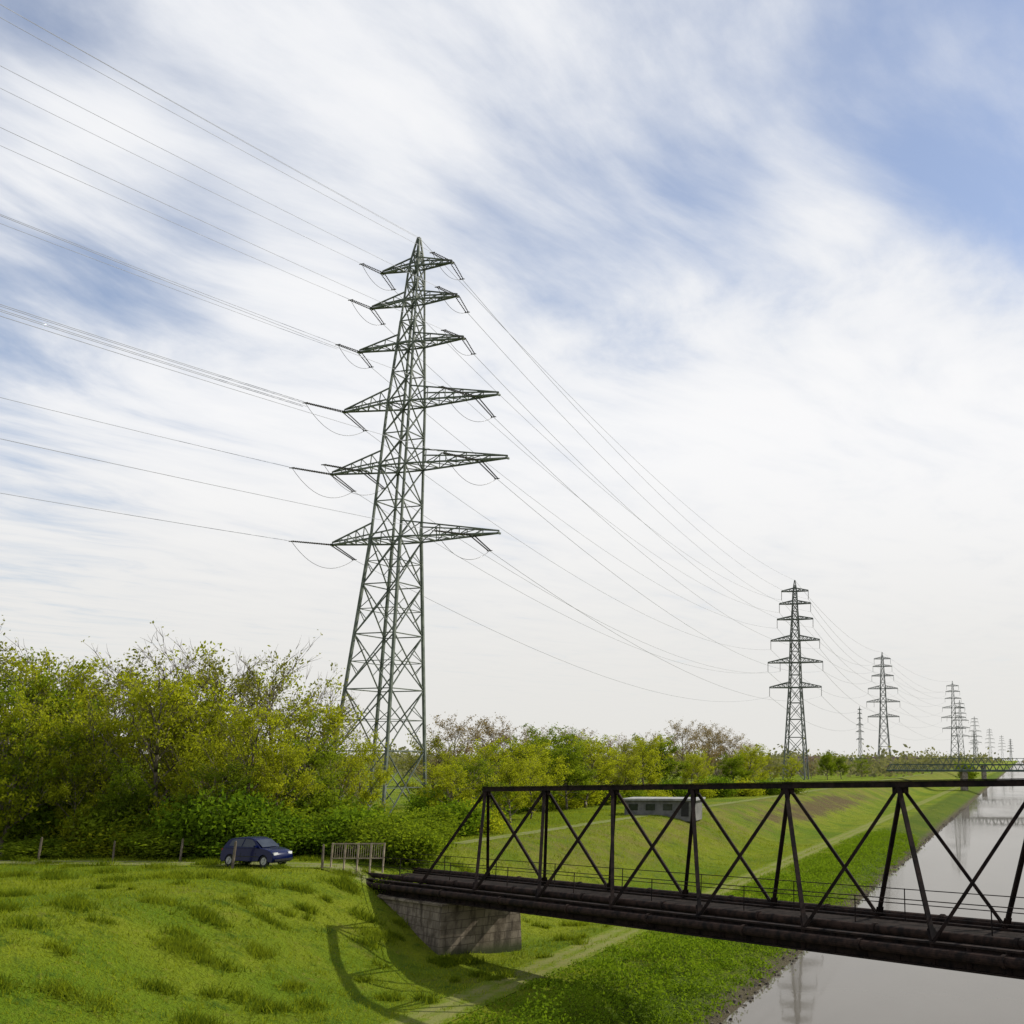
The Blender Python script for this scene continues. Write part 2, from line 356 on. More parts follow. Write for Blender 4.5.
# bushes
bm1=make_bush(1,L_mid); bm2=make_bush(2,L_yel,5000); bm3=make_bush(3,L_bank,5500)
bl=[('shrub','dense green shrub at the wood edge',bm1),('shrub','yellow-green shrub at the wood edge',bm2),('shrub','bright green shrub on the bank',bm3)]
bp={}
def bush(k,px,Y,h,w=None):
    X=wx(px,Y,1.045); z=hxy(X,Y); s=h/2.; w=(w or h)/2.
    r=random.uniform(0,6.28)
    if k not in bp:
        o=thing('shrub',bl[k][1],'shrub',(X,Y,z),r,'shrubs at the wood edge'); obj('stem',bl[k][2][0],o); obj('foliage',bl[k][2][1],o); o.scale=(w,w,s); bp[k]=o
    else: clone(bp[k],(X,Y,z),r,(w,w,s))
for i in range(24):
    px=-50+i*15+random.uniform(-7,7); bush(random.choice([0,0,0,1,2]),px,68.2+random.uniform(0,4.),random.choice([1.0,1.6,2.2,2.8,3.4])*random.uniform(.9,1.1),3.2)
for i in range(13):
    bush(0,-40+i*29+random.uniform(-5,5),75+random.uniform(0,3.),random.uniform(2.8,4.2),4.6)
for k,px,Y,h in [(0,398,67,2.1),(0,412,68,1.8),(0,386,69,2.2),(2,365,72,2.4),(2,345,71,2.4),(0,432,84,2.0),(2,450,88,2.3),(0,412,82,1.8),(1,470,90,2.2),(0,424,74,1.7)]:
    bush(k,px,Y,h,h*1.4)
for px,Y,h in [(396,61.2,.9)]: bush(0,px,Y,h,h*1.5)
for i in range(16): bush(random.choice([0,1,2]),430+i*24,105+i*6,random.uniform(1.8,3.0),4)
# far woodland
C=[];T=[]
for i in range(1500):
    Y=random.uniform(380,900)
    px=random.uniform(380,1080); X=wx(px,Y,1.02)
    if abs(to_s(X,Y)+11)<38: continue
    h=random.uniform(4,9.)*(1.+.25*math.sin(px*.05)+.2*math.sin(px*.13)) 
    n=26; tt=random.random()
    C.append(np.array([X,Y,h*.5])+rng.normal(size=(n,3))*np.array([2.6,2.6,h*.27])); T.append(np.clip(tt+rng.normal(0,.1,n),0,1))
for i in range(1200):
    Y=random.uniform(1000,3500); X=wx(random.uniform(-200,1200),Y,1.02)
    if abs(to_s(X,Y)+11)<40: continue
    n=14; tt=random.random(); h=random.uniform(8,17)
    C.append(np.array([X,Y,h*.5])+rng.normal(size=(n,3))*np.array([14,14,h*.28])); T.append(np.clip(tt+rng.normal(0,.1,n),0,1))
C=np.concatenate(C);T=np.concatenate(T); C[:,2]=np.abs(C[:,2])
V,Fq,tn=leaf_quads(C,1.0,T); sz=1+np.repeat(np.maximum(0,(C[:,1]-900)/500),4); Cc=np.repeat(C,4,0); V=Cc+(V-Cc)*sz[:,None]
o=obj('distant_woodland',mesh_np('distant_woodland',V,Fq,L_far,tone=tn)); o['kind']='stuff'; o['label']='low woodland along the horizon with haze tinted into its leaves'; o['category']='woodland'
# grass blades
n=240000
t=16+ (rng.random(n)**1.6)*110; s=rng.uniform(3,62,n)
keep=(np.abs(np.abs(s-9.3)-.5)>.2)&(~((np.abs(s-26)<.7)&(t>72)))
s,t=s[keep],t[keep]
x,y=to_xy(s,t); k2=~((np.abs(y-(63.6+np.maximum(0,-27-x)*.12))<.7)&(x<-17)); s,t,x,y=s[k2],t[k2],x[k2],y[k2]; z=hgt(s,t)
clump=(np.sin(x*1.3+np.sin(y*.9)*2)*np.sin(y*1.1+np.sin(x*.7)*2)); big=np.sin(x*.23+1)*np.sin(y*.31+2)+.6*np.sin(x*.61+y*.4)*np.sin(y*.83-x*.2)
hh=.07+.10*rng.random(len(x))+.12*np.clip(clump,0,1)
tone=np.clip(.66+.24*big+rng.normal(0,.2,len(x))-.3*np.clip(clump,0,1),0,1)
tx=[];ty=[];th=[];tt_=[]
for i in range(210):
    cs=random.uniform(10,48); ct=random.uniform(28,66); cx,cy=to_xy(cs,ct)
    m=random.randint(40,620); r=m/620*random.uniform(.6,1.1)+.12; dk=random.choice([0,0,.1,.35])
    for q in range(3):
        ox,oy=rng.normal(0,r*.5,2); mm=m//3
        tx.append(cx+ox+rng.normal(0,r*.36,mm)); ty.append(cy+oy*.7+rng.normal(0,r*.32,mm)); th.append(np.full(mm,random.uniform(.5,1.15))); tt_.append(np.full(mm,dk))
tx=np.concatenate(tx);ty=np.concatenate(ty);th=np.concatenate(th);tt_=np.concatenate(tt_)
x=np.concatenate([x,tx]);y=np.concatenate([y,ty]); z=np.concatenate([z,hgt(to_s(tx,ty),to_t(tx,ty))])
hh=np.concatenate([hh,rng.uniform(.12,.42,len(tx))*th]); tone=np.concatenate([tone,np.clip(tt_+rng.normal(0,.10,len(tx)),0,1)])
a=rng.uniform(0,6.28,len(x)); w=rng.uniform(.012,.032,len(x)); le=rng.normal(0,.5,(len(x),2))*hh[:,None]
P=np.stack([x,y,z-.02],1); D=np.stack([np.cos(a)*w,np.sin(a)*w,np.zeros(len(x))],1)
V=np.stack([P-D,P+D,P+np.concatenate([le,hh[:,None]],1)],1).reshape(-1,3)
o=obj('grass',mesh_np('grass',V,np.arange(len(V)).reshape(-1,3),L_gr,tone=np.repeat(tone,3))); o['kind']='stuff'; o['label']='uneven meadow grass with darker tufts'; o['category']='grass'
# bank vegetation
C=[];T=[]
for i in range(2300):
    t=28+(random.random()**1.3)*120; s=random.uniform(.5,7.8)
    if s>5.2 and random.random()<.4: continue
    x,y=to_xy(s,t); z=hxy(x,y); cl=.5+.5*math.sin(x*1.1+1.3*math.sin(y*.5))*math.sin(y*.7); h=(.15+.95*cl*random.uniform(.6,1.2))*(1.2 if 1.5<s<5.5 else .55); nn=45; tt=random.random()
    c=rng.normal(size=(nn,3))*np.array([.35,.35,.0]); c[:,2]=rng.random(nn)*h*(1-.5*np.clip(np.hypot(c[:,0],c[:,1]),0,1))
    C.append(np.array([x,y,z])+c); T.append(np.clip(tt*.55+.35*cl+rng.normal(0,.15,nn),0,1))
C=np.concatenate(C);T=np.concatenate(T); V,Fq,tn=leaf_quads(C,.075,T)
o=obj('bank_vegetation',mesh_np('bank_vegetation',V,Fq,L_bank,tone=tn)); o['kind']='stuff'; o['label']='lush green weeds and nettles on the canal bank'; o['category']='plants'
mb=MB()
for i in range(650):
    t=25+(random.random()**1.3)*230; s=random.uniform(-.25,.45); x,y=to_xy(s,t); z=-4.8+max(0,s)*.35
    r=random.uniform(.05,.16); mb.bar((x,y,z-r*.5),(x+random.uniform(-.1,.1),y+random.uniform(-.1,.1),z+r*.6),r*2,r*1.6,r*1.2,n=5)
M_wst=simple('wet_stone',(.05,.042,.032),(.14,.12,.09),3,.9)
o=obj('waterside_stones',mb.mesh('waterside_stones',M_wst)); o['kind']='stuff'; o['label']='loose brown stones lining the water edge'; o['category']='stones'
# ------------------------------------------------------------------ pylons
def body_w(z): return float(np.interp(z,[0,27.1,41.3,48,56.8,60],[3.3,1.72,1.3,.95,.55,.08]))
LV=[27.1,34.6,41.3,47.8,52.6,56.5]
def tower_meshes(leg,br,near):
    mb=MB(); zs=[-.3,6.5,12.3,17.6,22.5,27.1,30.9,34.6,38,41.3,44.6,47.8,50.3,52.6,54.6,56.5,58.3,60]
    cn=lambda z:[Vector((a*body_w(z),b*body_w(z),z)) for a,b in((-1,-1),(1,-1),(1,1),(-1,1))]
    for i in range(len(zs)-1):
        A,B=cn(zs[i]),cn(zs[i+1]); L=leg*(1 if zs[i]<27 else .78 if zs[i]<48 else .6)
        for j in range(4):
            k=(j+1)%4; mb.bar(A[j],B[j],L)
            if i<16:
                mb.bar(A[j],B[k],br); mb.bar(A[k],B[j],br)
                mb.bar(B[j],B[k],br)
            if i<5 and near:
                q1=A[j].lerp(B[j],.5); q2=A[k].lerp(B[k],.5); mb.bar(q1,q2,br*.7)
                mb.bar(q1,A[j].lerp(B[k],.28),br*.6); mb.bar(q2,A[k].lerp(B[j],.28),br*.6)
                mb.bar(q1,A[k].lerp(B[j],.72),br*.6); mb.bar(q2,A[j].lerp(B[k],.72),br*.6)
        if near and i in(4,6,8,10): mb.bar(B[0],B[2],br); mb.bar(B[1],B[3],br)
    return mb.mesh('tower_body',M_steel if near else M_steelf)
def arm_mesh(z,la,lb,br,mat):
    mb=MB(); w=body_w(z); up=1.6 if z<45 else 1.0; wu=body_w(z+up)
    for sg,L in((-1,la),(1,lb)):
        tip=Vector((sg*L,0,z)); 
        b=[Vector((sg*w,-w,z)),Vector((sg*w,w,z))]; t=[Vector((sg*wu,-wu,z+up)),Vector((sg*wu,wu,z+up))]
        N=5 if z<45 else 3; t2=tip+Vector((0,0,.25))
        for q in range(2):
            mb.bar(b[q],tip,br*1.5); mb.bar(t[q],t2,br*1.2)
        for k in range(N):
            f,g=k/N,(k+1)/N
            for q in range(2):
                mb.bar(b[q].lerp(tip,f),t[q].lerp(t2,g) if g<1 else tip,br*.7); 
                mb.bar(b[q].lerp(tip,g),t[q].lerp(t2,g),br*.7)
            if k<N-1: mb.bar(b[0].lerp(tip,g),b[1].lerp(tip,g),br*.8)
            mb.bar(b[0].lerp(tip,f),b[1].lerp(tip,g),br*.7)
        mb.bar(tip-Vector((0,.25,0)),tip+Vector((0,.25,0)),.18)
    mb.bar((-w,-w,z),(w,-w,z),br*1.4); mb.bar((-w,w,z),(w,w,z),br*1.4)
    return mb.mesh('crossarm',mat)
def string(mb,p,q,r):
    p=Vector(p);q=Vector(q); n=max(3,int((q-p).length/.22)); mb.bar(p,q,r*.6,n=5)
    for k in range(n):
        f=(k+.2)/n;g=(k+.6)/n; mb.bar(p.lerp(q,f),p.lerp(q,g),r*2,None,r*1.3,n=7)
P=[(-37.2,108.),(8.3,337.),(58.9,570.),(130.,783.),(178.,1036.),(262.,1420.),(385.,1950.),(520.,2500.)]
Pprev=(-131.,-102.)
rots=[math.atan2(-.309,.951)]+[math.atan2(-.21,.977)]*7
arms1=[(7.7,11.7),(8.5,12.2),(7.65,10.8),(6.4,6.3),(5.3,5.2),(4.3,4.3)]
armsN=[(8.,8.),(8.5,8.5),(7.6,7.6),(5.6,5.6),(4.9,4.9),(4.2,4.2)]
p1=thing('electricity_pylon','tall green lattice steel pylon with six crossarms','pylon',(*P[0],0),rots[0],'pylons of the power line')
obj('tower_body',tower_meshes(.25,.10,True),p1)
for z,(a,b) in zip(LV,arms1): obj('crossarm',arm_mesh(z,a,b,.105,M_steel),p1)
for a in(-3.35,3.35):
    for b in(-3.35,3.35):
        fm=MB(); fm.box((-.5,-.5,-.6),(.5,.5,.35)); obj('footing',fm.mesh('footing',M_conc),p1,(a,b,0))
A1=[(-7.7,27.1),(11.7*.74,27.1),(-8.5,34.6),(12.2*.74,34.6),(-8.5*.55,34.6),(-7.65,41.3),(10.8*.76,41.3),(-6.4,47.8),(6.3,47.8),(-5.3,52.6),(5.2,52.6),(-4.3,56.5),(4.3,56.5)]
AN=[(-8,27.1),(8,27.1),(-8.5,34.6),(8.5,34.6),(-4.7,34.6),(-7.6,41.3),(7.6,41.3),(-5.6,47.8),(5.6,47.8),(-4.9,52.6),(4.9,52.6),(-4.2,56.5),(4.2,56.5)]
def loc2w(i,x,z):
    pos=P[i]; r=rots[i]; return Vector((pos[0]+math.cos(r)*x,pos[1]+math.sin(r)*x,z))
Minv=Matrix.Rotation(-rots[0],3,'Z')
dprev=(Vector((*Pprev,0))-Vector((*P[0],0))).normalized(); dnext=(Vector((*P[1],0))-Vector((*P[0],0))).normalized()
endprev=[];endnext=[]
def catenary(p,q,sag,n=28):
    return [p.lerp(q,k/n)-Vector((0,0,4*sag*(k/n)*(1-k/n))) for k in range(n+1)]
def tube(pts,r,name,mat,off=Vector((0,0,0))):
    n=3; V=[];Fs=[]
    for k,p in enumerate(pts):
        d=(pts[min(k+1,len(pts)-1)]-pts[max(k-1,0)]).normalized(); a=d.cross(Vector((0,0,1))).normalized(); b=a.cross(d)
        for j in range(n): V.append(p-off+a*r*math.cos(2*math.pi*j/n)+b*r*math.sin(2*math.pi*j/n))
    for k in range(len(pts)-1):
        for j in range(n): Fs.append((k*n+j,k*n+(j+1)%n,(k+1)*n+(j+1)%n,(k+1)*n+j))
    return mesh_np(name,V,Fs,mat,smooth=True)
for (x,z) in A1:
    w=loc2w(0,x,z); L=5.2 if z<45 else 3.0
    ea=w+dprev*L+Vector((0,0,-.55 if z<45 else -.2)); eb=w+dnext*L*.8+Vector((0,0,-.8)); endprev.append(ea); endnext.append(eb)
    mb=MB()
    for off in(-.22,.22):
        o_=Vector((math.cos(rots[0])*off,math.sin(rots[0])*off,0))
        for e in(ea,eb): string(mb,w+o_,e+o_*.6,.08)
    for e in(ea,eb): 
        c=Vector((math.cos(rots[0]),math.sin(rots[0]),0))*.3; mb.bar(e-c,e+c,.08)
    mb.v=[Minv@(v-Vector((*P[0],0))) for v in mb.v]
    obj('insulator_string',mb.mesh('insulator_string',M_ins),p1)
    J=catenary(ea,eb,1.7 if z<45 else 1.0,14); J=[Minv@(v-Vector((*P[0],0))) for v in J]
    obj('jumper_cable',tube(J,.025,'jumper_cable',M_ins),p1)
bodyN=tower_meshes(.36,.17,False); armN=[arm_mesh(z,a,b,.2,M_steelf) for z,(a,b) in zip(LV,armsN)]
mb=MB(); string(mb,(0,0,0),(0,0,-2.6),.15); insN=mb.mesh('insulator_string',M_ins)
p2=thing('electricity_pylon','grey lattice steel pylon further along the canal','pylon',(*P[1],0),rots[1],'pylons of the power line')
obj('tower_body',bodyN,p2)
for m_ in armN: obj('crossarm',m_,p2)
for x,z in AN: obj('insulator_string',insN,p2,(x,0,z))
for i in range(2,8): clone(p2,(*P[i],0),rots[i],1.,'distant grey lattice steel pylon' )
clone(p2,(wx(860,900,1.02),900,0),.5,(.45,.45,.8),'slender distant lattice mast')
for px,Y in((974,2100),(1010,2900)): clone(p2,(wx(px,Y,1.02),Y,0),.2,(1,1,1),'tiny distant pylon on the horizon')
def wire(p,q,sag,r=.04):
    return thing('power_line','thin aluminium overhead conductor strung between pylons','power line',p,0,'overhead conductors',me=tube(catenary(p,q,sag),r,'power_line',M_wire,p))
rp=math.atan2(-.409,.913)
def prevpt(x,z): return Vector((Pprev[0]+math.cos(rp)*x,Pprev[1]+math.sin(rp)*x,z))
for (x,z),e in zip(A1,endprev):
    if x==-8.5*.55: continue
    if z==41.3 and x<0:
        for ox,oz in((-.2,0),(.2,0),(-.2,-.4),(.2,-.4)): wire(e+Vector((ox,0,oz)),prevpt(x+ox,z+1.6+oz),3.2,.028)
        continue
    wire(e,prevpt(x,z+1.),3.4,.024)
    if z==47.8 and x<0: wire(e+Vector((.0,0,-.5)),prevpt(x,z+.4),3.8,.022)
wire(loc2w(0,0,60),prevpt(0,60.5),3.,.022); wire(loc2w(0,.3,59.7),prevpt(1.5,60.5),3.2,.018)
for (x,z),e,(xn,zn) in zip(A1,endnext,AN): wire(e,loc2w(1,xn,zn-2.6),6.5,.024)
wire(loc2w(0,0,60),loc2w(1,0,60),5.,.024)
for i in(1,2):
    for x,z in AN: 
        if x==-4.7: continue
        wire(loc2w(i,x,z-2.6),loc2w(i+1,x,z-2.6),7.,.04)
    wire(loc2w(i,0,60),loc2w(i+1,0,60),5.,.04)
# ------------------------------------------------------------------ truss bridge
D=Vector((3.73,-3.83,.13)); T0=Vector((-14.2,57.3,0)); Nf=Vector((.716,.698,0))
def B(i,lat,z): return T0+D*i+Nf*lat+Vector((0,0,z))
ZF=-.39; ZT=4.18; HW=1.89; NI=9; E0=-2.35
br=thing('truss_bridge','dark rusty steel truss pipe bridge over the canal','bridge',B(-.5,0,ZF)); OFF=br.location.copy()
def bp_(name,mb,mat,label=None,smooth=False):
    o=obj(name,mb.mesh(name,mat,OFF,smooth),br); 
    if label:o['label']=label
    return o
mb=MB(); mb.bar(B(-.04,0,ZT+.03),B(NI+.04,0,ZT+.03),.28,.20); mb.bar(B(-.04,0,ZT+.15),B(NI+.04,0,ZT+.15),.38,.03)
for i in range(NI+1): mb.bar(B(i-.06,0,ZT-.13),B(i+.06,0,ZT-.13),.08,.26)
bp_('top_chord',mb,M_rust)
GD=.60
for sg in(-1,1):
    mb=MB()
    mb.bar(B(E0,sg*HW,ZF+.02),B(NI+1.2,sg*HW,ZF+.02),.30,.06); mb.bar(B(-1.45,sg*HW,ZF-.01-GD/2),B(NI+1.2,sg*HW,ZF-.01-GD/2),.05,GD); mb.bar(B(-1.45,sg*HW,ZF-.04-GD),B(NI+1.2,sg*HW,ZF-.04-GD),.34,.06)
    mb.bar(B(E0,sg*HW,ZF-.15),B(-1.45,sg*HW,ZF-.15),.06,.30)
    k=-1.25
    while k<NI+1: mb.bar(B(k,sg*(HW+.09),ZF-.01),B(k,sg*(HW+.09),ZF-.01-GD),.06,.14); k+=.25
    bp_('bottom_chord',mb,M_rust)
mb=MB()
for i in range(NI+1):
    for sg in(-1,1):
        for e in(-.5,.5): 
            a=B(i,sg*.08,ZT-.05); b=B(i+e,sg*HW,ZF+.05)
            mb.bar(a,b,.145,.11)
            mb.bar(b-Vector((0,0,.02)),b+(a-b).normalized()*.4,.26,.04)
bp_('bracing',mb,M_rust)
mb=MB()
k=-1.
while k<NI+.9: mb.bar(B(k,-HW,ZF-.38),B(k,HW,ZF-.38),.12,.36); k+=.5
bp_('cross_beam',mb,M_rust)
mb=MB(); k=E0
while k<NI+1.2:
    mb.bar(B(k,-1.15,ZF+.0),B(k,1.35,ZF+.0),.21,.06); k+=.044
bp_('deck',mb,M_deck)
for lat,z,r in((-2.16,-.24,.15),(-1.45,.16,.13),(2.1,.1,.14)):
    mb=MB(); mb.bar(B(E0+.1,lat,ZF+z),B(NI+1.1,lat,ZF+z),2*r,n=14)
    k=-2.
    while k<NI+1: mb.bar(B(k-.012,lat,ZF+z),B(k+.012,lat,ZF+z),2*r+.08,n=14); k+=1.
    bp_('pipe',mb,M_pipe)
for lat in(-1.18,1.4):
    mb=MB(); k=-2.2
    while k<NI+1.1: mb.bar(B(k,lat,ZF+.03),B(k,lat,ZF+1.1),.035); k+=1.
    for hz in(.6,1.08): mb.bar(B(E0+.1,lat,ZF+hz),B(NI+1.1,lat,ZF+hz),.028)
    bp_('handrail',mb,M_rust)
for (i0,i1) in((-1.25,.02),(NI+.1,NI+1.5)):
    mb=MB(); z0=-5.0; zt=ZF-.08-GD
    lo=[B(i0-.03,-2.3,0),B(i1+.06,-2.35,0),B(i1+.06,2.35,0),B(i0-.03,2.3,0)]; hi=[B(i0,-2.15,0),B(i1,-2.15,0),B(i1,2.15,0),B(i0,2.15,0)]
    rows=9
    for r in range(rows+1):
        f=r/rows
        for c in range(4): 
            p=lo[c].lerp(hi[c],f); mb.v.append(Vector((p.x,p.y,z0+(zt-.12-z0)*f)))
    for r in range(rows):
        for c in range(4): a=r*4+c; b_=r*4+(c+1)%4; mb.f.append((a,b_,b_+4,a+4))
    mb.f.append(tuple(rows*4+c for c in range(4)))
    mb.bar(B(i0,0,zt-.06),B(i1+.05,0,zt-.06),4.6,.11)
    bp_('abutment',mb,M_stone,'weathered brown stone abutment')
# railing
x0,x1=-23.7,-20.9; OG=Vector((x0,62.6,0))
g=thing('railing','weathered tan railing beside the lane','railing',OG); mb=MB()
for k in range(5): x=x0+(x1-x0)*k/4; mb.box((x-.035,62.35+k*.02,-.3),(x+.035,62.43+k*.02,1.25))
obj('post',mb.mesh('post',M_rail,OG),g)
mb=MB()
for z in(.45,1.21): mb.bar((x0,62.38,z),(x1,62.48,z),.045,.06)
obj('rail',mb.mesh('rail',M_rail,OG),g)
mb=MB()
for k in range(24): x=x0+(x1-x0)*(k+.5)/24; mb.bar((x,62.39+.07*k/24,.45),(x,62.39+.07*k/24,1.21),.018)
obj('baluster',mb.mesh('baluster',M_rail,OG),g)
fp=None
for px,Y in [(38,66.3),(113,66.),(180,65.8),(233,61.6),(323,61.8)]:
    X=wx(px,Y,1.045)
    if fp is None:
        mb=MB(); mb.bar((0,0,-.3),(.05,0,1.25),.15,None,.12,n=7); mb.bar((.05,0,1.24),(.05,0,1.3),.11,None,.05,n=7)
        fp=thing('fence_post','weathered dark timber fence post at the meadow edge','fence post',(X,Y,0),0,'fence posts along the lane',me=mb.mesh('fence_post',M_wood))
    else: clone(fp,(X,Y,0),random.uniform(0,6.28),random.uniform(.85,1.1))
# ------------------------------------------------------------------ car
m,N=newmat('dark_blue_paint'); p=N.node('ShaderNodeBsdfPrincipled'); p.inputs['Base Color'].default_value=(.0012,.0045,.040,1); p.inputs['Roughness'].default_value=.25; p.inputs['Coat Weight'].default_value=.2; p.inputs['Coat Roughness'].default_value=.05; p.inputs['Specular IOR Level'].default_value=.15; finish(N,p.outputs[0]); M_car=m
M_tyre=simple('tyre_rubber',(.012,.012,.012),(.025,.025,.025),5,.9); M_rim=simple('alloy_rim',(.35,.35,.36),(.5,.5,.5),3,.35,.7)
M_blk=simple('black_trim',(.01,.01,.01),(.02,.02,.02),3,.5); M_red=simple('red_lens',(.35,.01,.01),(.45,.02,.02),3,.2); M_lamp=simple('clear_lens',(.6,.6,.6),(.75,.75,.75),3,.1)
car=thing('parked_car','small dark blue hatchback on the lane by the trees','car',(wx(257,63.,1.045),62.9,.03),math.radians(-17))
def arch(cx,r,n=12): return [(cx+r*math.cos(math.pi*k/n),.27+r*math.sin(math.pi*k/n)) for k in range(n+1)]
low=[(-1.88,.30),(-1.92,.42),(-1.93,.58),(-1.91,.75),(-1.87,.87),(-1.78,.94),(-1.2,.97),(-.3,.985),(.55,.98),(.85,.955),(1.15,.915),(1.45,.86),(1.68,.79),(1.82,.70),(1.91,.58),(1.94,.44),(1.92,.30),(1.86,.22)]
prof=low+arch(1.22,.34)+arch(-1.22,.34)+[(-1.84,.22)]
def extr(prof,ys,fn,zf,xf,mat,name,par):
    import bmesh
    bm=bmesh.new(); n=len(prof); rows=[]
    for y in ys:
        a=abs(y); rows.append([bm.verts.new((x*xf(a),y*fn(z),z if z<.6 and False else zf(a,z))) for x,z in prof])
    for a,b in zip(rows,rows[1:]):
        for i in range(n): bm.faces.new((a[i],a[(i+1)%n],b[(i+1)%n],b[i]))
    bm.faces.new(rows[0][::-1]); bm.faces.new(rows[-1]); bmesh.ops.recalc_face_normals(bm,faces=bm.faces)
    me=bpy.data.meshes.new(name); bm.to_mesh(me); bm.free(); me.materials.append(mat); me.polygons.foreach_set('use_smooth',np.ones(len(me.polygons),bool))
    o=obj(name,me,par); b=o.modifiers.new('bevel','BEVEL'); b.width=.03; b.segments=3; b.limit_method='ANGLE'; b.angle_limit=math.radians(34); b.harden_normals=True; return o
extr(prof,(-1,-.95,-.6,0,.6,.95,1),lambda z:.83 if z<.72 else .83-(z-.72)*.28,lambda a,z:.27+(z-.27)*(1+.02*(1-a*a)) if a<.96 else .27+(z-.27)*.97,lambda a:1-.05*a**3,M_car,'body',car)
gw=lambda z:.775-(z-.95)*.38
cab=[(-1.80,.9),(-1.72,1.06),(-1.62,1.21),(-1.50,1.32),(-1.34,1.39),(-.9,1.435),(-.4,1.45),(-.05,1.44),(.18,1.40),(.40,1.30),(.95,.92)]
extr(cab,(-1,-.94,-.5,0,.5,.94,1),gw,lambda a,z:z+.012*(1-a*a) if a<.96 else z-.012,lambda a:1-.03*a**3,M_car,'cabin',car)
def panel(pts,mat,name,off=.012):
    n=len(pts)
    for sg in(-1,1):
        v=[(x,sg*(gw(z)+off),z) for x,z in pts]; f=tuple(range(n)); obj(name,mesh_np(name,v,[f if sg<0 else f[::-1]],mat),car)
panel([(-.38,.99),(.62,.99),(.34,1.24),(.16,1.34),(-.30,1.38)],M_glass,'side_window'); panel([(-1.34,1.03),(-.46,.99),(-.38,1.38),(-1.05,1.355),(-1.24,1.28)],M_glass,'side_window')
def quad(v,mat,name): return obj(name,mesh_np(name,v,[(0,1,2,3)],mat),car)
quad([(.96,-.68,.985),(.96,.68,.985),(.40,.60,1.34),(.40,-.60,1.34)],M_glass,'windscreen')
quad([(-1.82,.66,1.0),(-1.82,-.66,1.0),(-1.58,-.56,1.32),(-1.58,.56,1.32)],M_glass,'rear_window')
mb=MB(); mb.bar((0,0,0),(0,.18,0),.60,n=20); tyre=mb.mesh('tyre',M_tyre)
mb=MB(); mb.bar((0,-.008,0),(0,.188,0),.38,n=16)
for k in range(6): a=k*math.pi/3; mb.bar((0,-.02,0),(.17*math.cos(a),-.02,.17*math.sin(a)),.05,.02)
rim=mb.mesh('rim',M_rim)
for x in(-1.22,1.22):
    for y in(-.80,.62):
        w_=bpy.data.objects.new('wheel',tyre); COL.objects.link(w_); w_.parent=car; w_.location=(x,y,.30)
        q=obj('rim',rim,w_)
for y in(-.58,.58):
    mb=MB(); mb.box((1.66,y-.16,.60),(1.86,y+.14,.73)); obj('headlight',mb.mesh('headlight',M_lamp),car)
    mb=MB(); mb.box((-1.90,y-.12,.62),(-1.78,y+.14,.88)); obj('tail_light',mb.mesh('tail_light',M_red),car)
    mb=MB(); s_=1 if y>0 else -1; mb.box((.55,min(s_*.78,s_*.96),.98),(.68,max(s_*.78,s_*.96),1.08)); obj('wing_mirror',mb.mesh('wing_mirror',M_car),car)
mb=MB(); mb.box((-1.94,-.74,.32),(-1.85,.74,.42)); obj('bumper',mb.mesh('bumper',M_blk),car)
mb=MB(); mb.box((1.84,-.72,.30),(1.95,.72,.40)); obj('bumper',mb.mesh('bumper',M_blk),car)
mb=MB()
for sg in(-1,1):
    for x in(.62,-.42): mb.box((x-.008,sg*.832-.004,.32),(x+.008,sg*.832+.004,.70))
    mb.box((-.85,sg*.835-.006,.50),(.85,sg*.835+.006,.54))
obj('door_trim',mb.mesh('door_trim',M_blk),car)
car.scale=(.94,.94,1.04)
# ------------------------------------------------------------------ buildings
def shed(px,Y,w,d,h,rot,label,wall,roof):
    X=wx(px,Y,1.035); g=thing('shed',label,'building',(X,Y,hxy(X,Y)-.1),rot)
    mb=MB(); mb.box((-w/2,-d/2,-.5),(w/2,d/2,h)); obj('wall',mb.mesh('wall',wall),g)
    mb=MB(); mb.box((-w/2-.3,-d/2-.3,h+.003),(w/2+.3,d/2+.3,h+.2)); obj('roof',mb.mesh('roof',roof),g)
    n=max(2,int(w/1.7))
    for k in range(n):
        x=-w/2+w*(k+.5)/n; mb=MB()
        if k==n-1: mb.box((x-.4,-d/2-.03,0),(x+.4,-d/2+.1,h-.15)); obj('door',mb.mesh('door',M_blk),g)
        else: mb.box((x-.5,-d/2-.03,.6),(x+.5,-d/2+.1,h-.35)); obj('window',mb.mesh('window',M_glass),g)
    return g
shed(664,122,7.4,5,1.6,-.12,'low grey flat-roofed shed on the dike',M_wallw,M_roof)
def house(px,Y,w,d,h,rot):
    X=wx(px,Y,1.02); g=thing('house','distant brick house with a dark pitched roof','house',(X,Y,0),rot,'distant houses')
    mb=MB(); mb.box((-w/2,-d/2,-.5),(w/2,d/2,h)); obj('wall',mb.mesh('wall',M_brick),g)
    v=[(-w/2-.3,-d/2-.4,h),(w/2+.3,-d/2-.4,h),(w/2+.3,d/2+.4,h),(-w/2-.3,d/2+.4,h),(-w/2-.3,0,h+3.2),(w/2+.3,0,h+3.2)]
    obj('roof',mesh_np('roof',v,[(0,1,5,4),(2,3,4,5),(0,4,3),(1,2,5),(0,3,2,1)],M_tile),g)
    for k in range(3): 
        mb=MB(); x=-w/2+w*(k+.5)/3; mb.box((x-.5,-d/2-.04,1.),(x+.5,-d/2+.1,2.3)); obj('window',mb.mesh('window',M_glass),g)
for px,Y,r in((806,470,.2),(880,520,-.3),(905,560,.1)): house(px,Y,12,8,4,r)
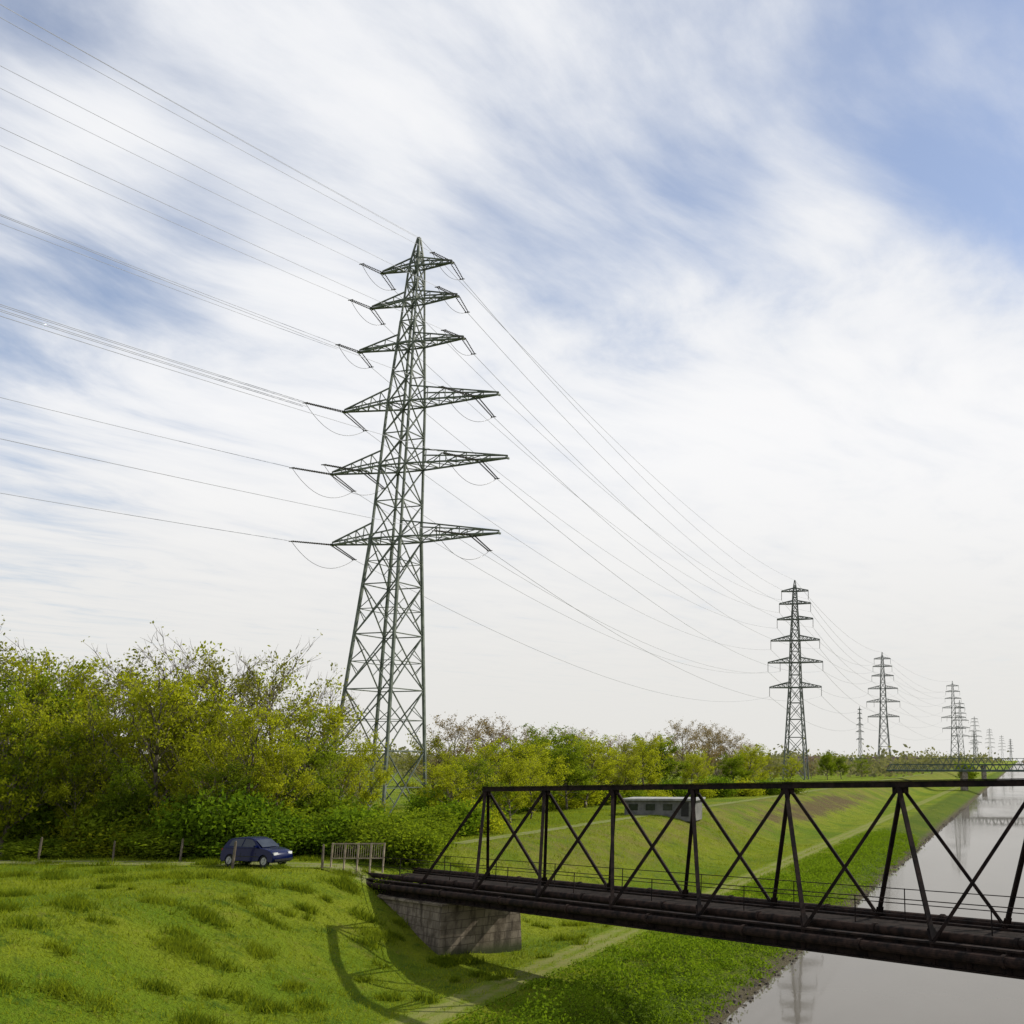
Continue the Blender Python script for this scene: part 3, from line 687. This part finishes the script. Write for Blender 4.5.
def far_bridge(t,z,s0,s1,h,label):
    x,y=to_xy(s0,t); O=Vector((x,y,z)); g=thing('girder_bridge',label,'bridge',O); a=Vector((*to_xy(s0,t),z)); b=Vector((*to_xy(s1,t),z)); n=int((b-a).length/h/1.1)
    ax=Vector((.218,.976,0))
    mb=MB(); mb.bar(a,b,6,.6); obj('deck',mb.mesh('deck',M_green,O),g)
    for off in(-3,3):
        mb=MB(); 
        for k in range(n):
            p=a.lerp(b,k/n)+ax*off;q=a.lerp(b,(k+1)/n)+ax*off;m_=(p+q)/2+Vector((0,0,h)); mb.bar(p,m_,.2);mb.bar(m_,q,.2)
        mb.bar(a.lerp(b,.5/n)+ax*off+Vector((0,0,h)),a.lerp(b,1-.5/n)+ax*off+Vector((0,0,h)),.25); obj('truss',mb.mesh('truss',M_green,O),g)
    for s in(5,-27):
        c=Vector(to_xy(s,t)); mb=MB(); mb.box((c.x-.8,c.y-2.5,-6),(c.x+.8,c.y+2.5,z-.35)); obj('pier',mb.mesh('pier',M_conc,O),g)
far_bridge(360,2.4,29,-50,1.9,'low dark steel truss bridge across the canal')
far_bridge(560,3.4,75,-80,3.0,'distant dark green steel bridge across the canal')
# ------------------------------------------------------------------ world
sun_h=Vector((.84,.54)); el=math.radians(41); az=math.atan2(sun_h.x,sun_h.y)
w=bpy.data.worlds.new('World'); sc.world=w; w.use_nodes=True; w.node_tree.nodes.clear(); N=NT(w.node_tree)
sky=N.node('ShaderNodeTexSky',sky_type='NISHITA'); sky.sun_disc=False; sky.sun_elevation=el; sky.sun_rotation=az; sky.air_density=1.; sky.dust_density=.6; sky.ozone_density=1.5
tc=N.node('ShaderNodeTexCoord'); Dv=tc.outputs['Generated']; sep=N.node('ShaderNodeSeparateXYZ'); N.l.new(Dv,sep.inputs[0])
zc=N.m('MAXIMUM',sep.outputs[2],.02); px_=N.m('DIVIDE',sep.outputs[0],zc); py_=N.m('DIVIDE',sep.outputs[1],zc)
al=N.m('ADD',N.m('MULTIPLY',px_,.329),N.m('MULTIPLY',py_,.944)); cr=N.m('SUBTRACT',N.m('MULTIPLY',px_,.944),N.m('MULTIPLY',py_,.329))
wp=N.noise(N.comb(al,cr,3.),.7,2,.45); wp2=N.m('SUBTRACT',wp,.5)
al2=N.m('ADD',al,N.m('MULTIPLY',wp2,.6)); cr2=N.m('ADD',cr,N.m('MULTIPLY',wp2,1.1))
n1=N.noise(N.comb(N.m('MULTIPLY',al2,1.1),N.m('MULTIPLY',cr2,2.2),0.),1.7,9,.58,.0)
n2=N.noise(N.comb(N.m('MULTIPLY',al2,.8),N.m('MULTIPLY',cr2,1.5),7.),1.0,4,.5)
n3=N.noise(N.comb(N.m('MULTIPLY',al2,1.6),N.m('MULTIPLY',cr2,7.),5.),1.2,7,.62,.0)
n4=N.noise(N.comb(N.m('MULTIPLY',al,4.),N.m('MULTIPLY',cr,5.),9.),2.2,6,.6,.0)
d=N.m('ADD',N.m('ADD',N.m('ADD',N.m('MULTIPLY',n1,.56),N.m('MULTIPLY',n2,.30)),N.m('MULTIPLY',n3,.09)),N.m('MULTIPLY',n4,.08))
holes=[(1000,90,250,-.16),(1040,230,120,-.07),(150,250,100,-.11),(30,320,100,-.10),(600,170,170,-.06),(690,250,140,-.04),(0,10,110,-.09),(30,590,150,-.06),(60,480,100,-.05),(400,300,130,.06),
       (900,420,280,.18),(290,120,190,.11),(560,60,150,.05),(830,170,90,.10),(250,420,200,.09),(600,430,240,.11),(60,160,110,.11)]
for hx,hy,r,st in holes:
    v=pdir(hx,hy); k=N.mr(N.dot(Dv,tuple(v)),math.cos(r/1100),1.,0.,st); d=N.m('ADD',d,k)
d=N.m('ADD',d,N.mr(sep.outputs[2],.42,.08,0.,.2))
cov=N.mr(d,.27,.68,.20,1.)
cloudc=N.mix(N.mr(d,.45,.85),(7.8,8.1,8.7),(9.5,9.5,9.6))
cloudc=N.mix(N.mr(sep.outputs[2],.30,.0),cloudc,(7.9,7.8,7.5))
skyc=N.node('ShaderNodeVectorMath',operation='MULTIPLY'); N.l.new(sky.outputs[0],skyc.inputs[0]); skyc.inputs[1].default_value=(1.15,1.2,1.32)
fin=N.mix(cov,skyc.outputs[0],cloudc)
bg=N.node('ShaderNodeBackground'); N.l.new(fin,bg.inputs[0]); bg.inputs[1].default_value=.1
wo=N.node('ShaderNodeOutputWorld'); N.l.new(bg.outputs[0],wo.inputs[0])
sl_=bpy.data.lights.new('sun','SUN'); sl_.energy=5.0; sl_.angle=math.radians(.5); sl_.color=(1,.95,.84)
so=bpy.data.objects.new('sun',sl_); COL.objects.link(so)
sd=Vector((sun_h.x*math.cos(el),sun_h.y*math.cos(el),math.sin(el))); so.rotation_euler=sd.to_track_quat('Z','Y').to_euler(); so.location=(50,50,100)
